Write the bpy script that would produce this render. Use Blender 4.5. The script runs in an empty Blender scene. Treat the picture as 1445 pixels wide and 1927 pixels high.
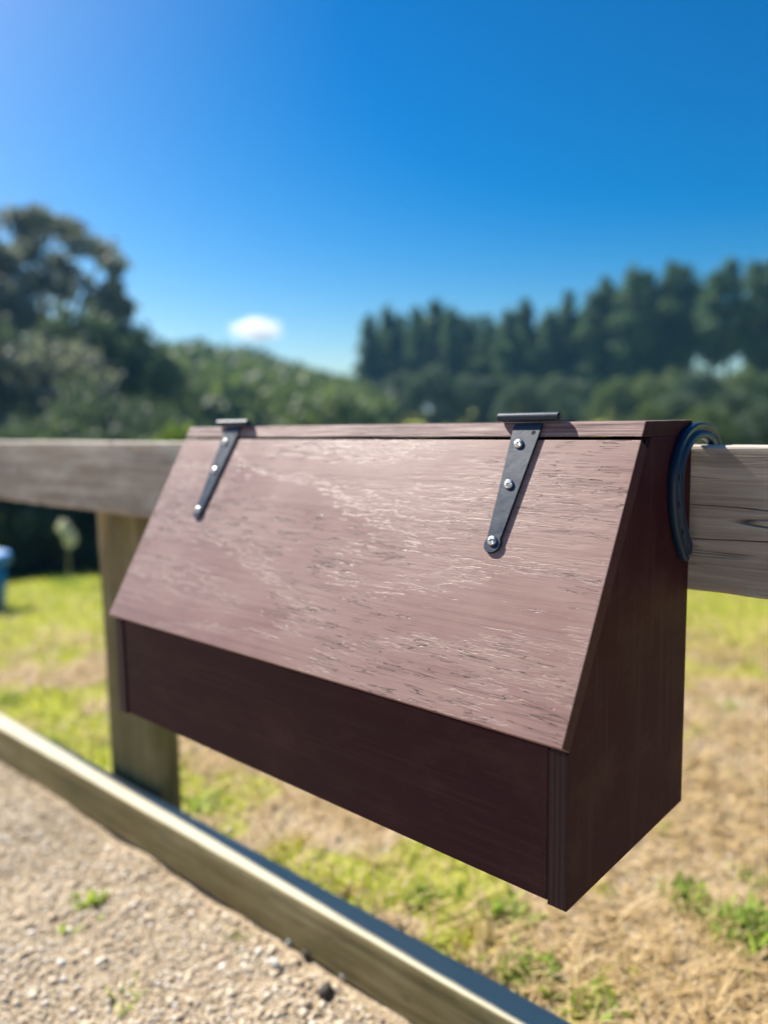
import bpy, bmesh, math, random
import numpy as np
from mathutils import Vector, Matrix, noise as mn

random.seed(7)
rng = np.random.default_rng(7)
S = bpy.context.scene
COL = S.collection
R = math.radians
G = 0.87                      # height of the top of the fence above the ground

# ------------------------------------------------------------------ camera
CAM = np.array([0.2921, -0.7955, 0.0265 + G])
YAW, PIT, ROL = 0.8384, -0.11315, -0.01615
F = 1449.26
d = np.array([-math.cos(YAW) * math.cos(PIT), math.sin(YAW) * math.cos(PIT), math.sin(PIT)])
r_ = np.cross(d, [0, 0, 1]); r_ /= np.linalg.norm(r_)
u_ = np.cross(r_, d)
RT = r_ * math.cos(ROL) + u_ * math.sin(ROL)
UP = -r_ * math.sin(ROL) + u_ * math.cos(ROL)
cam = bpy.data.cameras.new('camera')
co = bpy.data.objects.new('camera', cam); COL.objects.link(co)
co.matrix_world = Matrix(((RT[0], UP[0], -d[0], CAM[0]), (RT[1], UP[1], -d[1], CAM[1]),
                          (RT[2], UP[2], -d[2], CAM[2]), (0, 0, 0, 1)))
cam.sensor_fit = 'VERTICAL'; cam.sensor_height = 24.0
cam.lens = 24.0 * F / 1927.0
cam.clip_start = 0.02; cam.clip_end = 9000
cam.dof.use_dof = True
cam.dof.focus_distance = 0.71
cam.dof.aperture_fstop = 1.4
cam.dof.aperture_blades = 0
S.camera = co

# ------------------------------------------------------------------ light
SUN_EL, SUN_AZ = R(43.5), R(181.0)      # azimuth measured from +X towards +Y
w = bpy.data.worlds.new('World'); S.world = w; w.use_nodes = True
nt = w.node_tree; nt.nodes.clear()
wo = nt.nodes.new('ShaderNodeOutputWorld'); bg = nt.nodes.new('ShaderNodeBackground')
sky = nt.nodes.new('ShaderNodeTexSky'); sky.sky_type = 'NISHITA'; sky.sun_disc = False
sky.sun_elevation = SUN_EL
sky.sun_rotation = math.pi / 2 - SUN_AZ
sky.air_density = 1.0; sky.dust_density = 0.9; sky.ozone_density = 2.2
hs = nt.nodes.new('ShaderNodeHueSaturation')
hs.inputs['Saturation'].default_value = 1.75
hs.inputs['Hue'].default_value = 0.497
def vmul(a, k):
    o = nt.nodes.new('ShaderNodeVectorMath'); o.operation = 'SCALE'; nt.links.new(a, o.inputs[0]); o.inputs['Scale'].default_value = k
    return o.outputs[0]
gm_ = nt.nodes.new('ShaderNodeGamma'); gm_.inputs[1].default_value = 1.12
nt.links.new(sky.outputs[0], hs.inputs['Color'])
nt.links.new(vmul(hs.outputs[0], .09), gm_.inputs[0]); nt.links.new(vmul(gm_.outputs[0], 11.1), bg.inputs[0])
nt.links.new(bg.outputs[0], wo.inputs[0])
bg.inputs[1].default_value = 0.067
sl = bpy.data.lights.new('sun', 'SUN'); sl.energy = 5.0; sl.angle = R(0.53); sl.color = (1.0, 0.945, 0.86)
so = bpy.data.objects.new('sun', sl); COL.objects.link(so)
sdir = Vector((math.cos(SUN_AZ) * math.cos(SUN_EL), math.sin(SUN_AZ) * math.cos(SUN_EL), math.sin(SUN_EL)))
so.rotation_euler = sdir.to_track_quat('Z', 'Y').to_euler()
so.location = (-3, 0, 5)
S.view_settings.view_transform = 'Standard'; S.view_settings.look = 'None'
S.view_settings.exposure = 0.95; S.view_settings.gamma = 1.0
S.view_settings.use_curve_mapping = False
S.cycles.use_denoising = True
S.cycles.max_bounces = 8; S.cycles.transparent_max_bounces = 8
S.cycles.volume_bounces = 5



# ------------------------------------------------------------------ helpers
def ray(px, py):
    return d + RT * (px - 722.5) / F - UP * (py - 963.5) / F

def at_r(px, py, rr):
    """world point on the line of sight at horizontal distance rr"""
    v = ray(px, py); t = rr / math.hypot(v[0], v[1])
    return CAM + v * t

def smooth(a, b, x):
    t = np.clip((np.asarray(x, float) - a) / (b - a), 0, 1)
    return t * t * (3 - 2 * t)

def lattice(x, y, seed):
    xi = np.floor(x).astype(np.int64); yi = np.floor(y).astype(np.int64)
    fx = x - xi; fy = y - yi
    fx = fx * fx * (3 - 2 * fx); fy = fy * fy * (3 - 2 * fy)
    def h(a, b):
        n = (a * 374761393 + b * 668265263 + seed * 982451653) & 0x7fffffff
        n = ((n ^ (n >> 13)) * 1274126177) & 0x7fffffff
        n = n ^ (n >> 16)
        return (n & 0xffff) / 65535.0
    return (h(xi, yi) * (1 - fx) + h(xi + 1, yi) * fx) * (1 - fy) + (h(xi, yi + 1) * (1 - fx) + h(xi + 1, yi + 1) * fx) * fy

def vnoise(x, y, sc, seed=1, oct=3):
    x = np.asarray(x, float) * sc; y = np.asarray(y, float) * sc
    a = 0; s = 1; t = 0
    for o in range(oct):
        a = a + s * lattice(x + 31.7 * o, y - 17.3 * o, seed + o); t += s; s *= .5; x = x * 2.03; y = y * 2.03
    return a / t

AZK = np.radians([-360, 60, 95, 105, 114, 122, 128, 133, 135, 141, 149.5, 158, 175, 360])
ELK = np.radians([1.5, 1.5, 2.2, 2.2, 2.0, 2.0, 2.0, 2.5, 3.0, 4.6, 5.3, 5.5, 2.0, 1.5])

def ground_z(x, y):
    x = np.asarray(x, float); y = np.asarray(y, float)
    rr = np.hypot(x - CAM[0], y - CAM[1])
    az = np.arctan2(y - CAM[1], x - CAM[0])
    ahead = smooth(-.6, .6, y - 0.4)
    t = np.clip(rr - 3.2, 0, 10.0)
    drop = 0.13 * np.where(t < .8, t * t / 1.6, t - .4) * ahead
    el = np.interp(az, AZK, ELK)
    hill = smooth(24, 95, rr) * 92 * np.tan(el) * smooth(-6, 14, y)
    far = smooth(130, 600, rr) * 0
    bumps = (vnoise(x, y, .8, 5, 3) - .5) * .05 * smooth(.6, 3, np.hypot(x + .6, y)) + (vnoise(x, y, .05, 9, 2) - .5) * 2.5 * smooth(30, 90, rr)
    fine = (vnoise(x, y, 9., 12, 3) - .5) * .018 * (1 - smooth(4, 10, rr))
    return -drop + hill + bumps + fine + far

def green_mask(x, y):
    """how much living grass grows at a spot (0..1)"""
    x = np.asarray(x, float); y = np.asarray(y, float)
    rr = np.hypot(x - CAM[0], y - CAM[1])
    n = vnoise(x, y, 1.5, 21, 3); n2 = vnoise(x, y, 6., 33, 2)
    far = smooth(2.9, 3.9, rr + (n - .5) * 1.6)
    left = smooth(-1.4, -2.0, x) * smooth(.42, .52, n * .5 + n2 * .5) * .9
    strip = np.exp(-((y - .20 - .05 * (n2 - .5)) / .09) ** 2) * smooth(.40, .56, n * .4 + n2 * .6) * 1.3
    patch = smooth(.56, .68, n2 * .6 + n * .4) * .8
    m = np.clip(np.maximum(np.maximum(far, left), np.maximum(strip, patch)), 0, 1)
    return m * smooth(.03, .09, y) + (1 - smooth(.03, .09, y)) * 0

class NB:
    """small node builder"""
    def __init__(s, name):
        s.m = bpy.data.materials.new(name); s.m.use_nodes = True
        s.t = s.m.node_tree; s.t.nodes.clear()
        s.out = s.t.nodes.new('ShaderNodeOutputMaterial')
        s.b = s.t.nodes.new('ShaderNodeBsdfPrincipled')
        s.t.links.new(s.b.outputs[0], s.out.inputs[0])
    def n(s, k, **kw):
        o = s.t.nodes.new(k)
        for a, b in kw.items(): setattr(o, a, b)
        return o
    def l(s, a, b): s.t.links.new(a, b)
    def put(s, sock, v):
        if hasattr(v, 'is_output'): s.l(v, sock)
        else: sock.default_value = v
    def coord(s, sc=(1, 1, 1), loc=(0, 0, 0), kind='Object', rot=(0, 0, 0)):
        c = s.n('ShaderNodeTexCoord'); m = s.n('ShaderNodeMapping')
        m.inputs['Scale'].default_value = sc; m.inputs['Location'].default_value = loc; m.inputs['Rotation'].default_value = rot
        s.l(c.outputs[kind], m.inputs[0]); return m.outputs[0]
    def noise(s, vec, scale=1, detail=3, rough=.5, dist=0):
        o = s.n('ShaderNodeTexNoise'); s.l(vec, o.inputs['Vector'])
        o.inputs['Scale'].default_value = scale; o.inputs['Detail'].default_value = detail
        o.inputs['Roughness'].default_value = rough; o.inputs['Distortion'].default_value = dist
        return o.outputs[0]
    def ramp(s, fac, stops):
        o = s.n('ShaderNodeValToRGB'); s.l(fac, o.inputs[0]); e = o.color_ramp.elements
        while len(e) < len(stops): e.new(.5)
        for i, (p, c) in enumerate(stops):
            e[i].position = p
            e[i].color = (c, c, c, 1) if isinstance(c, (int, float)) else (*c, 1)
        return o.outputs[0]
    def math(s, op, a, b=0, c=0):
        o = s.n('ShaderNodeMath', operation=op)
        s.put(o.inputs[0], a); s.put(o.inputs[1], b)
        if op in ('MULTIPLY_ADD', 'SMOOTH_MIN'): s.put(o.inputs[2], c)
        return o.outputs[0]
    def mix(s, f, a, b, mode='MIX'):
        o = s.n('ShaderNodeMix', data_type='RGBA', blend_type=mode)
        s.put(o.inputs[0], f)
        for i, v in ((6, a), (7, b)):
            if hasattr(v, 'is_output'): s.l(v, o.inputs[i])
            else: o.inputs[i].default_value = (*v, 1)
        return o.outputs[2]
    def bump(s, h, dist, strength=1, nrm=None):
        o = s.n('ShaderNodeBump'); s.l(h, o.inputs['Height'])
        o.inputs['Distance'].default_value = dist; o.inputs['Strength'].default_value = strength
        if nrm: s.l(nrm, o.inputs['Normal'])
        return o.outputs[0]
    def set(s, **kw):
        for k, v in kw.items():
            k = k.replace('_', ' ')
            sk = s.b.inputs[k]
            if hasattr(v, 'is_output'): s.l(v, sk)
            elif isinstance(v, tuple): sk.default_value = (*v, 1) if len(v) == 3 else v
            else: sk.default_value = v
        return s.m

def tag(o, label=None, cat=None, group=None, kind=None):
    for k, v in (('label', label), ('category', cat), ('group', group), ('kind', kind)):
        if v: o[k] = v
    return o

def empty(name, loc, rot=(0, 0, 0), parent=None):
    o = bpy.data.objects.new(name, None); COL.objects.link(o); o.location = loc; o.rotation_euler = rot
    o.empty_display_size = .05; o.parent = parent
    return o

def link(name, me, mat=None, parent=None, loc=(0, 0, 0), rot=(0, 0, 0), smooth_=False):
    if mat is not None and not me.materials: me.materials.append(mat)
    if smooth_:
        me.polygons.foreach_set('use_smooth', [True] * len(me.polygons))
    o = bpy.data.objects.new(name, me); COL.objects.link(o); o.parent = parent
    o.location = loc; o.rotation_euler = rot
    return o

def frombm(name, bm, mat=None, parent=None, loc=(0, 0, 0), rot=(0, 0, 0), smooth_=False):
    bmesh.ops.recalc_face_normals(bm, faces=bm.faces)
    me = bpy.data.meshes.new(name); bm.to_mesh(me); bm.free()
    return link(name, me, mat, parent, loc, rot, smooth_)

def prism(poly, x0, x1, bev=0.0, seg=2, axis='x'):
    """extrude a (y, z) polygon from x0 to x1, with bevelled edges"""
    bm = bmesh.new()
    a = [bm.verts.new((x0, p[0], p[1])) for p in poly]
    b = [bm.verts.new((x1, p[0], p[1])) for p in poly]
    bm.faces.new(a); bm.faces.new(b[::-1])
    n = len(poly)
    for i in range(n): bm.faces.new((a[i], b[i], b[(i + 1) % n], a[(i + 1) % n]))
    bmesh.ops.recalc_face_normals(bm, faces=bm.faces)
    if bev: bmesh.ops.bevel(bm, geom=list(bm.edges), offset=bev, segments=seg, profile=.6, affect='EDGES')
    return bm

def tris_mesh(name, V, T, mat, smooth_=False):
    me = bpy.data.meshes.new(name)
    me.vertices.add(len(V)); me.vertices.foreach_set('co', np.asarray(V, np.float32).ravel())
    T = np.asarray(T, np.int32); k = T.shape[1]
    me.loops.add(T.size); me.loops.foreach_set('vertex_index', T.ravel())
    me.polygons.add(len(T)); me.polygons.foreach_set('loop_start', np.arange(0, T.size, k, dtype=np.int32))
    me.update(calc_edges=True); me.validate()
    if mat: me.materials.append(mat)
    if smooth_: me.polygons.foreach_set('use_smooth', [True] * len(me.polygons))
    return me

# ------------------------------------------------------------------ materials
def paint(name, worn, rough, ca, cb, cw, spec=.5):
    """brown paint over plywood. object coords: X along the grain"""
    b = NB(name)
    c1 = b.coord((1.15, 4.6, 4.6), (3.1, 1.7, .4))
    low = b.noise(c1, 1.0, 2, .5)
    c2 = b.coord((1, 1, 1))
    sep = b.n('ShaderNodeSeparateXYZ'); b.l(c2, sep.inputs[0])
    # cathedral figure: contour bands of a smooth stretched field
    field = b.math('ADD', b.math('MULTIPLY', low, 9.0), b.math('MULTIPLY', sep.outputs[1], 6.0))
    wav = b.noise(b.coord((24, 190, 190), (1, 2, 3)), 1, 3, .6)
    field = b.math('ADD', field, b.math('MULTIPLY', wav, 1.5))
    fr = b.math('FRACT', field)
    band = b.ramp(fr, [(0.0, 1.0), (.10, .85), (.42, .12), (.80, .0), (.97, .25), (1.0, 1.0)])
    # short checks running with the grain
    f1 = b.noise(b.coord((30, 900, 900), (5, 1, 2)), 1, 3, .6)
    f2 = b.noise(b.coord((15, 300, 300), (0, 7, 2)), 1, 2, .5, .3)
    region = b.noise(b.coord((4, 8, 8), (8.2, 3.3, 0)), 1, 2, .5)
    reg = b.ramp(region, [(.47, .0), (.62, 1.0)])
    act = b.math('MAXIMUM', band, b.math('MULTIPLY', reg, .62))
    thr = b.math('SUBTRACT', .775, b.math('MULTIPLY', act, .20))
    pits = b.math('GREATER_THAN', f1, thr)
    ps = b.n('ShaderNodeMapRange'); b.l(b.math('SUBTRACT', f1, thr), ps.inputs[0])
    ps.inputs[1].default_value = -.01; ps.inputs[2].default_value = .05
    pit = ps.outputs[0]
    # longer open cracks
    rid = b.math('ABSOLUTE', b.math('SUBTRACT', f2, .5))
    cr = b.n('ShaderNodeMapRange'); b.l(rid, cr.inputs[0])
    cr.inputs[1].default_value = .017; cr.inputs[2].default_value = .003
    brk = b.ramp(b.noise(b.coord((22, 120, 120), (2, 2, 9)), 1, 2), [(.50, 0.), (.56, 1.)])
    reg2 = b.ramp(b.noise(b.coord((3.2, 9, 9), (1.15, 8.6, 4)), 1, 2), [(.46, 0.), (.56, 1.)])
    crack = b.math('MULTIPLY', b.math('MULTIPLY', cr.outputs[0], brk), reg2)
    fib = b.noise(b.coord((30, 900, 900)), 1, 2, .6)
    line = b.math('MULTIPLY', b.ramp(fr, [(0., .9), (.035, .55), (.09, 0.), (.955, 0.), (1., .9)]), b.ramp(b.noise(b.coord((30, 420, 420), (2, 8, 1)), 1, 3, .6), [(.40, 0.), (.54, 1.)]))
    mott = b.noise(b.coord((7, 11, 11), (0, 0, 5)), 1, 4, .6)
    col = b.mix(b.ramp(mott, [(.3, 0.), (.7, 1.)]), ca, cb)
    col = b.mix(b.math('MULTIPLY', band, .30 * worn), col, cw)
    stk = b.noise(b.coord((1.6, 170, 170), (6, 2, 8)), 1, 4, .6, .4)
    col = b.mix(b.math('MULTIPLY', b.ramp(stk, [(.44, 0.), (.62, 1.)]), .30 * worn), col, (.36, .235, .19))
    col = b.mix(b.math('MULTIPLY', b.ramp(stk, [(.36, 1.), (.46, 0.)]), .22 * worn), col, (.15, .075, .06))
    col = b.mix(b.math('MULTIPLY', line, .14 * worn), col, (.52, .40, .34))
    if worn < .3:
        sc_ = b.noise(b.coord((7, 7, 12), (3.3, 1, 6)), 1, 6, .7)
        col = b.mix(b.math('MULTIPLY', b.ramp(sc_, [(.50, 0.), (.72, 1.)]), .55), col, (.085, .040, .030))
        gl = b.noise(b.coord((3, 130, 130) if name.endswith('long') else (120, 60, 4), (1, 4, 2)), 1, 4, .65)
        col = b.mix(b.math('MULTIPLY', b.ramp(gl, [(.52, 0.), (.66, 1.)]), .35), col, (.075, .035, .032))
    tan = b.math('MULTIPLY', pit, .38 * worn)
    col = b.mix(tan, col, (.50, .37, .27))
    col = b.mix(b.math('MULTIPLY', crack, .7 * min(1, worn)), col, (.02, .012, .010))
    h = b.math('ADD', b.math('MULTIPLY', pit, -.42 * worn), b.math('MULTIPLY', crack, -3.0 * worn))
    h = b.math('ADD', h, b.math('MULTIPLY', band, -.22 * worn))
    h = b.math('ADD', h, b.math('ADD', b.math('MULTIPLY', fib, .16 if worn > .3 else .5), b.math('MULTIPLY', line, .25 * worn)))
    h = b.math('ADD', h, b.math('MULTIPLY', mott, .6))
    rg = b.ramp(mott, [(.3, rough - .05), (.7, rough + .10)])
    return b.set(Base_Color=col, Roughness=rg, Normal=b.bump(h, .0006 * (1 if worn > .3 else .6), 1.0), Specular_IOR_Level=spec)

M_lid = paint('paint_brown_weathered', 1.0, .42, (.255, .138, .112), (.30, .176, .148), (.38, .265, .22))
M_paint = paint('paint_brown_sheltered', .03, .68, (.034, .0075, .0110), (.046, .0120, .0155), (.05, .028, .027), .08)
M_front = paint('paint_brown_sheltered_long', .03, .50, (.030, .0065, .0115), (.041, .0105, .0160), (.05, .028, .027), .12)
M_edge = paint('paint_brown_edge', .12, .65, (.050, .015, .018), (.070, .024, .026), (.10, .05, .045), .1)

def ply_edge():
    b = NB('plywood_edge_painted'); c = b.coord((1, 1, 1)); sx = b.n('ShaderNodeSeparateXYZ'); b.l(c, sx.inputs[0])
    wob = b.math('MULTIPLY', b.noise(b.coord((40, 40, 9)), 1, 3), .0016)
    w_ = b.math('SINE', b.math('MULTIPLY', b.math('ADD', sx.outputs[0], wob), 1250.0))
    col = b.mix(b.ramp(w_, [(.0, 0.), (.7, 1.)]), (.028, .009, .012), (.050, .018, .021))
    return b.set(Base_Color=col, Roughness=.6, Normal=b.bump(w_, .0007, 1), Specular_IOR_Level=.3)
M_ply = ply_edge()

def paint_strip():
    b = NB('paint_brown_worn_edge')
    n = b.noise(b.coord((9, 260, 260)), 1, 4, .65)
    m = b.noise(b.coord((5, 30, 30), (3, 1, 1)), 1, 3, .6)
    k = b.math('ADD', b.math('MULTIPLY', n, .65), b.math('MULTIPLY', m, .35))
    col = b.ramp(k, [(.36, (.09, .04, .036)), (.46, (.20, .10, .09)), (.55, (.30, .19, .16)), (.68, (.50, .40, .32))])
    return b.set(Base_Color=col, Roughness=.6, Normal=b.bump(n, .0012, 1))
M_strip = paint_strip()

def wood(name, dark, mid, light, sc=1.0, top=None, lichen=0.0, green=0.0, axis='x', bump=.0016, crack=1.0):
    b = NB(name)
    def cs(a, c, loc=(0, 0, 0)):
        return b.coord((a, c, c) if axis == 'x' else (c, c, a), loc)
    g = b.noise(cs(2.2 * sc, 60 * sc), 1, 5, .62, .25)
    g2 = b.noise(cs(9 * sc, 330 * sc, (3, 3, 3)), 1, 3, .6)
    blot = b.noise(cs(5 * sc, 14 * sc, (1, 5, 2)), 1, 4, .6)
    k = b.math('ADD', b.math('MULTIPLY', g, .5), b.math('ADD', b.math('MULTIPLY', g2, .2), b.math('MULTIPLY', blot, .3)))
    col = b.ramp(k, [(.36, dark), (.5, mid), (.64, light)])
    rid = b.math('ABSOLUTE', b.math('SUBTRACT', b.noise(cs(1.5 * sc, 36 * sc, (7, 7, 1)), 1, 2, .45, .3), .5))
    cr = b.n('ShaderNodeMapRange'); b.l(rid, cr.inputs[0]); cr.inputs[1].default_value = .010; cr.inputs[2].default_value = 0
    brk = b.ramp(b.noise(cs(6, 30, (2, 2, 9)), 1, 2), [(.46, 0.), (.54, 1.)])
    ck = b.math('MULTIPLY', b.math('MULTIPLY', cr.outputs[0], brk), crack)
    col = b.mix(b.math('MULTIPLY', ck, .85), col, (.012, .010, .008))
    if lichen:
        ln = b.noise(b.coord((9, 9, 22), (4, 4, 4)), 1, 5, .7)
        col = b.mix(b.math('MULTIPLY', b.ramp(ln, [(.52, 0.), (.66, 1.)]), lichen), col, (.42, .43, .38))
    if green:
        ln = b.noise(b.coord((6, 6, 9), (8, 4, 4)), 1, 5, .7)
        col = b.mix(b.math('MULTIPLY', b.ramp(ln, [(.42, 0.), (.64, 1.)]), green), col, (.10, .115, .03))
    if top:  # upward faces lighter: bleached wood, with the sunlit strip put into the colour
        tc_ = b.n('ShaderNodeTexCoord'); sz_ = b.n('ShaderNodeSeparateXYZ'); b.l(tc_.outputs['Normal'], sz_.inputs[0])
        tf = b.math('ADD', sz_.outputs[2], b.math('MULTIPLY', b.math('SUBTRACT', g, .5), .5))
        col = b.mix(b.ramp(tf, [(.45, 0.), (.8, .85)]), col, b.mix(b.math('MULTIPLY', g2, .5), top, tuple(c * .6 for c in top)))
    h = b.math('ADD', b.math('MULTIPLY', g2, .45), b.math('ADD', g, b.math('MULTIPLY', ck, -1.6)))
    return b.set(Base_Color=col, Roughness=.85, Normal=b.bump(h, bump, 1), Specular_IOR_Level=.25)

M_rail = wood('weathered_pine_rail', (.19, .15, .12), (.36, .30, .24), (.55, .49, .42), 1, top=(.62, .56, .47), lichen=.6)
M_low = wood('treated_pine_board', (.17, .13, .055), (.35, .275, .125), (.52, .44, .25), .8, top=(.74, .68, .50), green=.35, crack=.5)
M_post = wood('treated_pine_post', (.10, .075, .035), (.20, .155, .07), (.33, .28, .14), .8, green=.55, axis='z', crack=.6)

def metal(name, base, rough, metallic=.0, scratch=.5, coat=.0):
    b = NB(name)
    n = b.noise(b.coord((60, 60, 260)), 1, 4, .7); n2 = b.noise(b.coord((500, 500, 90)), 1, 2, .5)
    col = b.mix(b.math('MULTIPLY', b.ramp(n, [(.58, 0.), (.74, 1.)]), scratch), base, (.11, .12, .13))
    return b.set(Base_Color=col, Metallic=metallic, Roughness=b.ramp(n, [(.3, rough), (.75, min(1, rough + .2))]),
                 Normal=b.bump(b.math('ADD', n, b.math('MULTIPLY', n2, .3)), .0003, .7), Coat_Weight=coat, Specular_IOR_Level=.45)
M_hinge = metal('black_hinge_paint', (.006, .020, .042), .34, scratch=.22)
M_shoe = metal('dark_painted_iron', (.003, .020, .050), .36, scratch=.04, coat=.0)
M_screw = metal('zinc_screw', (.72, .70, .66), .28, 1.0, .3)
b = NB('dark_recess'); M_dark = b.set(Base_Color=(.006, .006, .007), Roughness=.9)

# leaf materials
def leafmat(name, c0, c1, c2, tr=.35):
    b = NB(name)
    g = b.n('ShaderNodeNewGeometry')
    n = b.noise(b.coord((.5, .5, .5), kind='Object'), 1, 2, .5)
    oi = b.n('ShaderNodeObjectInfo')
    k = b.math('ADD', b.math('MULTIPLY', g.outputs['Random Per Island'], .45), b.math('MULTIPLY', n, .35))
    k = b.math('ADD', k, b.math('MULTIPLY', oi.outputs['Random'], .22))
    col = b.ramp(k, [(.2, c0), (.5, c1), (.85, c2)])
    b.set(Base_Color=col, Roughness=.6, Specular_IOR_Level=.3)
    t = b.n('ShaderNodeBsdfTranslucent'); b.l(b.mix(.5, col, (c2[0] * 1.3, c2[1] * 1.4, c2[2] * .6)), t.inputs[0])
    mx = b.n('ShaderNodeMixShader'); mx.inputs[0].default_value = tr
    b.l(b.b.outputs[0], mx.inputs[1]); b.l(t.outputs[0], mx.inputs[2]); b.l(mx.outputs[0], b.out.inputs[0])
    return b.m
M_pine = leafmat('pine_needles', (.034, .080, .056), (.068, .130, .082), (.12, .185, .10), .42)
M_dense = leafmat('dark_shrub_leaves', (.030, .060, .050), (.058, .098, .074), (.12, .155, .10), .36)
M_gum = leafmat('grey_green_leaves', (.080, .105, .118), (.135, .160, .160), (.24, .25, .225), .38)  # grey-green leaves, lightened to put the left-side sun glare into the colour
M_bush = leafmat('hill_scrub_leaves', (.05, .085, .035), (.095, .14, .055), (.16, .20, .08), .35)
M_bright = leafmat('bright_shrub_leaves', (.07, .13, .02), (.13, .20, .035), (.20, .28, .06), .4)
M_grass = leafmat('green_grass', (.24, .31, .035), (.42, .46, .055), (.60, .57, .13), .45)
M_straw = leafmat('dry_grass', (.40, .27, .12), (.58, .42, .21), (.72, .58, .35), .2)
M_weed = leafmat('weed_leaves', (.20, .29, .05), (.32, .44, .08), (.50, .55, .17), .45)
M_yweed = leafmat('yellow_weed_leaves', (.32, .27, .03), (.48, .38, .05), (.58, .50, .10), .3)
b = NB('bark'); bn = b.noise(b.coord((3, 3, .6)), 1, 4, .6)
M_bark = b.set(Base_Color=b.ramp(bn, [(.3, (.06, .05, .042)), (.7, (.16, .135, .11))]), Roughness=.9, Normal=b.bump(bn, .03, 1))

# ------------------------------------------------------------------ ground
def make_ground():
    rs = np.concatenate([np.linspace(0.02, 4, 210), np.geomspace(4.05, 14, 90), np.geomspace(14.3, 900, 100)])
    # angles: fine in front of the camera, coarse behind
    a = np.concatenate([np.radians(np.arange(85, 200, .5)), np.radians(np.arange(200, 445, 3.))])
    na = len(a)
    X = CAM[0] + np.outer(rs, np.cos(a)); Y = CAM[1] + np.outer(rs, np.sin(a))
    Z = ground_z(X, Y)
    V = np.stack([X, Y, Z], -1).reshape(-1, 3)
    i, j = np.meshgrid(np.arange(len(rs) - 1), np.arange(na), indexing='ij')
    j2 = (j + 1) % na
    Q = np.stack([i * na + j, (i + 1) * na + j, (i + 1) * na + j2, i * na + j2], -1).reshape(-1, 4)
    me = tris_mesh('ground', V, Q, None, True)
    gm = green_mask(V[:, 0], V[:, 1]).astype(np.float32)
    at = me.attributes.new('greenness', 'FLOAT', 'POINT'); at.data.foreach_set('value', gm)
    b = NB('soil_and_turf')
    c = b.coord((1, 1, 1))
    n = b.noise(c, 35, 6, .7); n2 = b.noise(c, 4, 4, .6); n3 = b.noise(c, .12, 4, .6)
    soil = b.ramp(b.math('ADD', b.math('MULTIPLY', n, .6), b.math('MULTIPLY', n2, .4)),
                  [(.34, (.20, .14, .08)), (.46, (.42, .31, .19)), (.58, (.56, .44, .29)), (.7, (.68, .57, .41))])
    spk = b.noise(c, 210, 2, .7)
    soil = b.mix(b.ramp(spk, [(.42, .55), (.5, 0.)]), soil, (.20, .145, .09)); soil = b.mix(b.ramp(spk, [(.54, 0.), (.62, .8)]), soil, (.80, .72, .58))
    gr = b.ramp(b.math('ADD', b.math('MULTIPLY', n, .5), b.math('MULTIPLY', n2, .5)),
                [(.36, (.20, .23, .035)), (.5, (.42, .42, .07)), (.64, (.62, .56, .15))])
    gr = b.mix(b.ramp(n3, [(.4, 0.), (.6, 1.)]), gr, (.34, .39, .05))
    A = b.n('ShaderNodeAttribute', attribute_name='greenness')
    f = b.math('ADD', A.outputs['Fac'], b.math('MULTIPLY', b.math('SUBTRACT', n, .5), .6))
    fac = b.ramp(f, [(.25, 0.), (.6, 1.)])
    m = b.set(Base_Color=b.mix(fac, soil, gr), Roughness=.95, Specular_IOR_Level=.1,
              Normal=b.bump(n, .02, .8))
    me.materials.append(m)
    o = link('ground', me); tag(o, 'dry pasture ground with patches of green grass falling away to wooded hills', None, None, 'structure')
make_ground()

# gravel on the camera's side of the fence ------------------------------------
def stone_shapes(k=10):
    out = []
    for s in range(k):
        bm = bmesh.new(); bmesh.ops.create_icosphere(bm, subdivisions=1, radius=1)
        for v in bm.verts:
            f = 1 + .55 * (mn.noise(v.co * 1.1 + Vector((s * 3.1, 0, 0))))
            v.co *= f
        bm.verts.ensure_lookup_table()
        V = np.array([v.co[:] for v in bm.verts]); T = np.array([[v.index for v in f.verts] for f in bm.faces]); bm.free()
        out.append((V, T))
    return out
SH = stone_shapes()

def rot_rand(n):
    q = rng.normal(size=(n, 4)); q /= np.linalg.norm(q, axis=1)[:, None]
    a, b_, c, e = q.T
    return np.stack([1 - 2 * (c * c + e * e), 2 * (b_ * c - a * e), 2 * (b_ * e + a * c),
                     2 * (b_ * c + a * e), 1 - 2 * (b_ * b_ + e * e), 2 * (c * e - a * b_),
                     2 * (b_ * e - a * c), 2 * (c * e + a * b_), 1 - 2 * (b_ * b_ + c * c)], -1).reshape(-1, 3, 3)

def stones(P, size, flat=.6):
    Vs = []; Ts = []; off = 0
    n = len(P); idx = rng.integers(0, len(SH), n); Rm = rot_rand(n)
    asp = rng.uniform(.6, 1.25, (n, 3))
    for k, (V, T) in enumerate(SH):
        sel = np.where(idx == k)[0]
        if not len(sel): continue
        W = np.einsum('nij,nvj->nvi', Rm[sel], V[None] * asp[sel][:, None, :]) * size[sel][:, None, None]
        W[..., 2] *= flat
        W += P[sel][:, None, :]
        Vs.append(W.reshape(-1, 3)); nv = len(V)
        Ts.append((T[None] + (off + np.arange(len(sel)) * nv)[:, None, None]).reshape(-1, 3)); off += len(sel) * nv
    return np.concatenate(Vs), np.concatenate(Ts)

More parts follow.
